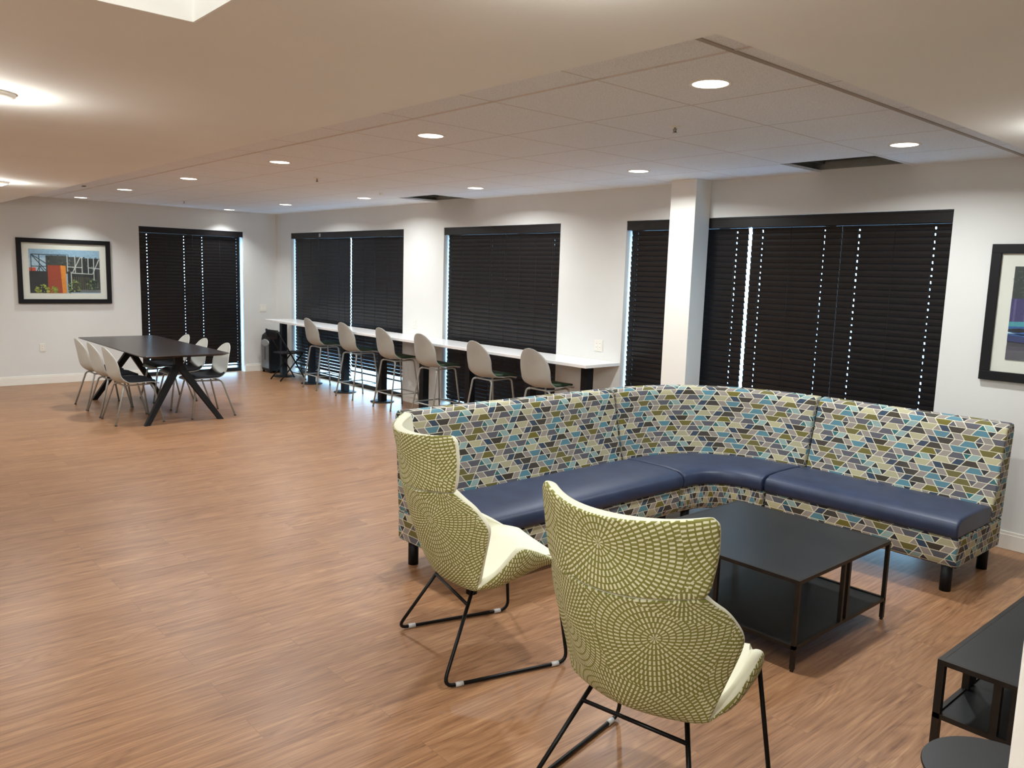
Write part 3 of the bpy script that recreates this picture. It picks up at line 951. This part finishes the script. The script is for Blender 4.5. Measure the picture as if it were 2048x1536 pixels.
# ------------------------------------------------------------------ dining table
TX0, TX1_, TY0, TY1, TZ = 1.40, 4.04, -3.41, -2.45, 0.775
cx, cy = (TX0+TX1_)/2, (TY0+TY1)/2
root = empty('dining_table', (cx, cy, 0))
hx, hy = (TX1_-TX0)/2, (TY1-TY0)/2
def rrect(hx, hy, r, n=5):
    out = []
    for sx, sy, a0 in ((1, 1, 0), (-1, 1, PI/2), (-1, -1, PI), (1, -1, 1.5*PI)):
        for k in range(n+1):
            a = a0+k*PI/2/n
            out.append((sx*(hx-r)+r*math.cos(a), sy*(hy-r)+r*math.sin(a)))
    return out
mb = MB()
loops = [(rrect(hx-0.05, hy-0.05, 0.05), TZ-0.028), (rrect(hx-0.004, hy-0.004, 0.06), TZ-0.008), (rrect(hx, hy, 0.06), TZ-0.004), (rrect(hx-0.003, hy-0.003, 0.06), TZ)]
V = [[mb.bm.verts.new((x, y, z)) for x, y in lp] for lp, z in loops]
mb.face(V[0][::-1]); mb.face(V[-1])
for a, c in zip(V, V[1:]):
    for k in range(len(a)): mb.face([a[k], a[(k+1) % len(a)], c[(k+1) % len(a)], c[k]])
mb.build('tabletop', 'dark_laminate', root)
for sgn, hubx, fx in ((1, 3.72-cx, 3.88-cx), (-1, 1.96-cx, 1.80-cx)):
    hub = MB()
    hub.box(hubx-0.035, hubx+0.035, -0.045, 0.045, 0.56, TZ-0.028)
    hub.box(hubx-0.09, hubx+0.09, -0.20, 0.20, TZ-0.036, TZ-0.0275)
    hub.build('pedestal', 'black_satin', root, bevel=0.004)
    for sy in (-1, 1):
        mb = MB()
        top, bot = Vector((hubx, sy*0.012, 0.62)), Vector((fx, sy*0.405, 0.0))
        w = 0.030
        d = (bot-top).normalized()
        ax = Vector((1, 0, 0)); e2 = d.cross(ax).normalized()
        vs = []
        for c_, sc in ((top, 1.25), (bot, 0.85)):
            for a_, b_ in ((-1, -1), (1, -1), (1, 1), (-1, 1)):
                p_ = c_+ax*a_*w*sc+e2*b_*w*sc
                if c_ is bot: p_ = p_ + d*((0.0-p_.z)/d.z)
                vs.append(mb.bm.verts.new(p_))
        for f in ((0, 1, 2, 3), (7, 6, 5, 4), (0, 4, 5, 1), (1, 5, 6, 2), (2, 6, 7, 3), (3, 7, 4, 0)): mb.face([vs[i] for i in f])
        mb.build('leg', 'black_satin', root, bevel=0.003)
mb = MB(); mb.box(1.99-cx, 3.69-cx, -0.03, 0.03, TZ-0.06, TZ-0.036); mb.build('stretcher', 'black_satin', root)
tag(root, 'long dark dining table on splayed black legs near the end wall', 'table')

# ------------------------------------------------------------------ folding chair and shredder
root = empty('folding_chair', (1.27, -0.41, 0))
mb = MB()
MB().box(-0.17, 0.17, -0.17, 0.19, 0.425, 0.445).build('seat', 'black_satin', root, bevel=0.01)
P = [[(x_, -0.265-0.10*((z_-0.66)/0.2)*0.3-0.02*(1-(x_/0.19)**2), z_) for x_ in [-0.19+0.038*k for k in range(11)]] for z_ in (0.66, 0.70, 0.75, 0.80)]
mb = MB(); mb.grid(P); o = mb.build('backrest', 'black_satin', root, recalc=False); so = o.modifiers.new('s', 'SOLIDIFY'); so.thickness = 0.008
for sx in (-1, 1):
    mb = MB(); mb.tube([(sx*0.19, 0.20, 0.012), (sx*0.19, -0.27, 0.80)], 0.0115, 8); f = mb.build('leg', 'black_metal', root)
    mb = MB(); mb.tube([(sx*0.165, -0.215, 0.012), (sx*0.165, 0.16, 0.43)], 0.0115, 8); f = mb.build('leg', 'black_metal', root)
mb = MB(); mb.tube([(-0.165, -0.15, 0.09), (0.165, -0.15, 0.09)], 0.007, 8); mb.tube([(-0.19, 0.15, 0.098), (0.19, 0.15, 0.098)], 0.007, 8); mb.build('crossbar', 'black_metal', root)
tag(root, 'black metal folding chair standing under the far end of the counter', 'chair')

root = empty('paper_shredder', (0.235, -0.175, 0))
mb = MB()
pf = [(-0.125, 0.03), (-0.135, 0.08), (-0.135, 0.55), (-0.12, 0.62), (-0.06, 0.665), (0.0, 0.675), (0.11, 0.675), (0.13, 0.66), (0.13, 0.03)]
a = [mb.bm.verts.new((-0.165, y, z)) for y, z in pf]; c = [mb.bm.verts.new((0.165, y, z)) for y, z in pf]
mb.face(a); mb.face(c[::-1])
for k in range(len(pf)): mb.face([a[k], c[k], c[(k+1) % len(pf)], a[(k+1) % len(pf)]])
mb.build('body', 'black_satin', root, bevel=0.012)
MB().box(-0.14, 0.14, -0.147, -0.1355, 0.075, 0.47).build('bin_front', 'steel_grey', root, bevel=0.012)
MB().box(-0.018, 0.022, -0.150, -0.1468, 0.21, 0.43).build('bin_window', 'plate_dark', root, bevel=0.008)
mb = MB()
pts = [(0.145*math.cos(k*2*PI/24), 0.06*math.sin(k*2*PI/24)) for k in range(24)]
a = [mb.bm.verts.new((x, -0.1365, 0.50+z)) for x, z in pts]; c = [mb.bm.verts.new((x*0.94, -0.152, 0.50+z*0.9)) for x, z in pts]
mb.face(c)
for k in range(24): mb.face([a[k], a[(k+1) % 24], c[(k+1) % 24], c[k]], 0, True)
mb.build('handle_panel', 'steel_light', root)
mb = MB()
for sx in (-1, 1):
    for sy in (-0.11, 0.10): mb.lathe([(0, 0), (0.02, 0), (0.02, 0.03), (0, 0.03)], 12, (sx*0.13, sy, 0))
mb.build('casters', 'black_satin', root)
tag(root, 'black and silver paper shredder in the room corner beside the counter', 'shredder')

# ------------------------------------------------------------------ sectional sofa
CXC, CYC = 10.08, -1.60
def path_point(part, s):
    """rear line of the sofa: returns point, forward normal (towards the seat), for s in 0..1"""
    if part == 'left':      # runs along y from the open end to the corner
        return Vector((8.92, -3.45+s*(CYC-0.012+3.45), 0)), Vector((1, 0, 0)), Vector((0, 1, 0))
    if part == 'right':
        return Vector((CXC+0.012+s*(11.33-CXC-0.012), -0.43, 0)), Vector((0, -1, 0)), Vector((1, 0, 0))
    th = PI-0.006-(s)*(PI/2-0.012)
    R = 1.16*(1+0.035*math.sin(2*(th-PI/2))**2)
    d = Vector((math.cos(th), math.sin(th), 0))
    return Vector((CXC, CYC, 0))+d*R, -d, Vector((0, 0, 0))
def sweep(part, loop, n, mat, name, parent, u0=0.0, v0=0.0, mi_caps=0, round_end=0.0, subsurf=1, crease=False, org=Vector((0, 0, 0))):
    """loop: closed list of (d, z)"""
    if part != 'corner': ss = [0.0] + [0.02, 0.05] + [k/n for k in range(1, n)] + [0.95, 0.98] + [1.0]; ss = sorted(set(round(x, 4) for x in ss))
    else: ss = [k/n for k in range(n+1)]
    P, UV = [], []
    vl = [0.0]
    m_ = len(loop)
    for k in range(m_):
        a, c = loop[k], loop[(k+1) % m_]
        vl.append(vl[-1]+math.hypot(a[0]-c[0], a[1]-c[1]))
    dist = 0.0
    prevp = None
    for s in ss:
        p, nrm, _ = path_point(part, s)
        pm = p+nrm*0.2
        if prevp is not None: dist += (pm-prevp).length
        prevp = pm
        P.append([p+nrm*d+Vector((0, 0, z))-org for d, z in loop])
        UV.append([(u0+dist, v0+v) for v in vl])
    mb = MB()
    V = mb.grid(P, UV, 0, closed_u=True)
    for row, rev in ((V[0], True), (V[-1], False)):
        f = mb.face(row[::-1] if rev else row, mi_caps, False)
        if f:
            for lp in f.loops:
                k = row.index(lp.vert)
                lp[mb.uvl].uv = (loop[k][0]+0.31, loop[k][1]+v0)
    o = mb.build(name, mat, parent)
    bv = o.modifiers.new('bevel', 'BEVEL'); bv.width = 0.014; bv.segments = 3; bv.limit_method = 'ANGLE'; bv.angle_limit = math.radians(35)
    return o
BACK = [(0.045, 0.335), (0.03, 0.55), (0.0, 0.88), (0.002, 0.915), (0.02, 0.935), (0.06, 0.942), (0.105, 0.932), (0.128, 0.905), (0.14, 0.86), (0.195, 0.60), (0.235, 0.44), (0.25, 0.335)]
BASE = [(0.05, 0.15), (0.045, 0.333), (0.768, 0.333), (0.772, 0.20), (0.745, 0.15)]
SEAT = [(0.255, 0.336), (0.245, 0.42), (0.26, 0.442), (0.40, 0.453), (0.62, 0.455), (0.735, 0.447), (0.785, 0.425), (0.798, 0.39), (0.792, 0.345), (0.775, 0.336)]
u0 = 0
for part, lb, legs, org in (('left', 'long straight section of the patterned sofa with its open end toward the left', [(0.0, 'a'), (1.0, 'b')], (9.3, -2.5, 0)),
                       ('corner', 'curved corner section of the patterned sofa, in front of the column', [(0.5, 'c')], (9.6, -1.2, 0)),
                       ('right', 'straight section of the patterned sofa in front of the wide window, right end', [(0.0, 'a'), (1.0, 'b')], (10.7, -0.85, 0))):
    org = Vector(org)
    root = empty('sectional_sofa', org)
    n = 16 if part == 'corner' else 12
    sweep(part, BACK, n, 'geometric_fabric', 'backrest', root, u0, 0.0, org=org)
    sweep(part, BASE, n, 'geometric_fabric', 'base', root, u0+0.3, 0.2, org=org)
    sweep(part, SEAT, n, 'navy_vinyl', 'seat_cushion', root, org=org)
    lp = []
    if part == 'left': lp = [(8.92+0.13, -3.39), (8.92+0.70, -3.39), (8.92+0.13, -1.72), (8.92+0.70, -1.72)]
    elif part == 'right': lp = [(10.2, -0.56), (10.2, -1.15), (11.27, -0.56), (11.27, -1.15)]
    else: lp = [(9.15, -1.45), (9.62, -1.45), (9.95, -0.62), (9.95, -1.10)]
    for x, y in lp:
        mb = MB(); mb.lathe([(0, 0), (0.031, 0), (0.031, 0.15), (0, 0.15)], 20, (x-org.x, y-org.y, 0)); mb.build('leg', 'black_satin', root)
    tag(root, lb, 'sofa', 'sections of the L-shaped sofa')
    u0 += 1.83

# ------------------------------------------------------------------ coffee table family
def steel_table(name, x0, x1, y0, y1, ztop, zshelf, label, cat, rod=0.0095, side_mids=(0.0,)):
    ox, oy = (x0+x1)/2, (y0+y1)/2
    root = empty(name, (ox, oy, 0))
    hx, hy = (x1-x0)/2, (y1-y0)/2
    MB().box(-hx+0.004, hx-0.004, -hy+0.004, hy-0.004, ztop-0.003, ztop+0.001).build('tabletop', 'tabletop_charcoal', root)
    def rim(z, nm, r_):
        mb = MB()
        mb.box(-hx, hx, -hy, -hy+r_, z-0.018, z); mb.box(-hx, hx, hy-r_, hy, z-0.018, z)
        mb.box(-hx, -hx+r_, -hy+r_, hy-r_, z-0.018, z); mb.box(hx-r_, hx, -hy+r_, hy-r_, z-0.018, z)
        return mb.build(nm, 'bronze_metal', root)
    rim(ztop+0.0015, 'top_rim', 0.016)
    MB().box(-hx+0.012, hx-0.012, -hy+0.012, hy-0.012, zshelf-0.012, zshelf-0.006).build('shelf', 'tabletop_charcoal', root)
    rim(zshelf, 'shelf_rim', 0.016)
    for sx in (-1, 1):
        for sy in (-1, 1):
            x, y = sx*(hx-rod), sy*(hy-rod)
            mb = MB(); mb.box(x-rod, x+rod, y-rod, y+rod, 0.012, ztop-0.016); mb.box(x-rod*0.7, x+rod*0.7, y-rod*0.7, y+rod*0.7, 0, 0.012)
            mb.build('leg', 'bronze_metal', root)
    if True:
        for sy in (-1, 1):
            for dx in (-0.027, 0.027):
                mb = MB(); y = sy*(hy-rod); mb.box(dx-rod, dx+rod, y-rod, y+rod, zshelf, ztop-0.016); mb.build('upright', 'bronze_metal', root)
        for sx in (-1, 1):
            for dy in [c_+e_ for c_ in side_mids for e_ in (-0.026, 0.026)]:
                mb = MB(); x = sx*(hx-rod); mb.box(x-rod, x+rod, dy-rod, dy+rod, zshelf, ztop-0.016); mb.build('upright', 'bronze_metal', root)
    tag(root, label, cat)
    return root
steel_table('coffee_table', 10.30, 11.228, -2.80, -1.862, 0.435, 0.125, 'low square dark metal coffee table with a lower shelf in front of the sofa', 'coffee table')
# narrow console cut by the wall at the right
x0, x1, y0, y1, zt, zs_ = 11.975, 12.405, -3.235, -2.05, 0.50, 0.308
steel_table('console_table', x0, x1, y0, y1, zt, zs_, 'narrow black metal console table with a shelf at the right edge', 'console table', rod=0.012, side_mids=(-0.29, 0.29))
# round side table
root = empty('side_table', (12.32, -3.715, 0))
MB().lathe([(0, 0.440), (0.189, 0.440), (0.191, 0.445), (0.189, 0.450), (0, 0.450)], 64, smooth=False).build('tabletop', 'tabletop_charcoal', root)
mb = MB(); mb.tube([(0, 0, 0.01), (0, 0, 0.44)], 0.014, 16); mb.build('pole', 'black_metal', root)
MB().lathe([(0, 0), (0.14, 0), (0.14, 0.008), (0, 0.012)], 48, smooth=False).build('base', 'black_metal', root)
tag(root, 'small round black side table at the bottom right corner', 'side table')

# ------------------------------------------------------------------ lounge chairs
#      cy     cz     ex    ey     ez
LS = [(0.315, 0.430, 0.240, 0.300, 0.458), (0.22, 0.440, 0.305, 0.18, 0.535), (0.09, 0.405, 0.358, 0.03, 0.605), (-0.04, 0.368, 0.325, -0.06, 0.490), (-0.14, 0.360, 0.262, -0.135, 0.395),
      (-0.235, 0.410, 0.305, -0.130, 0.520), (-0.300, 0.55, 0.365, -0.125, 0.695), (-0.350, 0.70, 0.335, -0.185, 0.785)]
LH = [(-0.385, 0.835, 0.286, -0.265, 0.850), (-0.388, 0.855, 0.300, -0.262, 0.880), (-0.400, 0.96, 0.318, -0.262, 0.985), (-0.418, 1.045, 0.322, -0.275, 1.078), (-0.424, 1.075, 0.300, -0.285, 1.106)]
def shell_rows(ctrl, n):
    """smooth centre line, straighter edge line"""
    sm = catmull(ctrl, n)
    out = []
    for i, r in enumerate(sm):
        k = min(i//n, len(ctrl)-2); s = i/n-k
        a, c = ctrl[k], ctrl[k+1]
        s2 = s
        lin = [a[q_]*(1-s2)+c[q_]*s2 for q_ in range(5)]
        out.append((r[0], r[1], lin[2]*0.55+r[2]*0.45, lin[3]*0.55+r[3]*0.45, lin[4]*0.55+r[4]*0.45))
    return out
def lounge_shell(ctrl, n, name, parent, v_off):
    rows = shell_rows(ctrl, n)
    nu = 10
    P, UV = [], []
    vlen = v_off
    prev = None
    for ri_, (cy_, cz_, ex, ey, ez) in enumerate(rows):
        pw = 2.0 if name == 'headrest' else 3.6-1.6*min(1.0, max(0.0, (ri_/n-3.0)/2.0))
        if prev: vlen += math.hypot(cy_-prev[0], cz_-prev[1])
        prev = (cy_, cz_)
        row, urow = [], []
        ulen = 0
        pts = []
        for j in range(-nu, nu+1):
            s = j/nu
            a = abs(s)**pw
            kx = 1.0 if name == 'headrest' else min(1.0, max(0.0, (ri_/n-3.0)/2.0))
            sx_ = math.copysign(1-(1-abs(s))**1.6, s)
            pts.append(Vector((ex*((1-kx)*sx_+kx*s), cy_+(ey-cy_)*a, cz_+(ez-cz_)*a)))
        half = [0.0]
        for k in range(1, len(pts)): half.append(half[-1]+(pts[k]-pts[k-1]).length)
        mid = half[nu]
        P.append(pts); UV.append([(h-mid+3.13, vlen+4.0) for h in half])
    mb = MB(); mb.grid(P, UV, 0)
    o = mb.build(name, ['dash_fabric', 'cream_fabric'], parent, recalc=False)
    so = o.modifiers.new('s', 'SOLIDIFY'); so.thickness = 0.044; so.offset = SOFF; so.material_offset = 1; so.material_offset_rim = 1; so.use_even_offset = True
    ss = o.modifiers.new('ss', 'SUBSURF'); ss.levels = 1; ss.render_levels = 2
    return o
SOFF = -1
def make_lounge():
    root = empty('lounge_chair')
    lounge_shell(LS+[(-0.376, 0.80, 0.298, -0.235, 0.826), (-0.382, 0.826, 0.284, -0.262, 0.845)], 3, 'seat_shell', root, 0.0)
    lounge_shell(LH, 3, 'headrest', root, 1.30)
    for sx in (-1, 1):
        mb = MB()
        pts = fillet([(sx*0.175, -0.115, 0.375), (sx*0.312, -0.305, 0.011), (sx*0.312, 0.305, 0.011), (sx*0.262, 0.255, 0.445)], 0.055, 6)
        mb.tube(pts, 0.0085, 10)
        rn = mb.build('sled_leg', 'black_metal', root)
        for y in (-0.23, 0.24):
            g_ = MB(); g_.tube([(sx*0.312, y-0.018, 0.0112), (sx*0.312, y+0.018, 0.0112)], 0.0112, 10); g_.build('glide', 'clear_glide', rn)
    mb = MB(); mb.tube([(-0.200, -0.150, 0.31), (0.200, -0.150, 0.31)], 0.0075, 10)
    mb.build('crossbar', 'black_metal', root)
    return root
proto = make_lounge()
for i, (x, y, ang_, lb) in enumerate([(10.143, -3.762, 74.6, 'green and cream wingback lounge chair seen from its side, left one'),
                                      (11.337, -3.958, 100.0, 'green and cream wingback lounge chair seen from behind, nearest the camera')]):
    o = proto if i == 0 else copy_tree(proto)
    o.location = (x, y, 0); o.rotation_euler = (0, 0, math.radians(ang_-90))
    tag(o, lb, 'armchair', 'pair of dash-patterned lounge chairs')
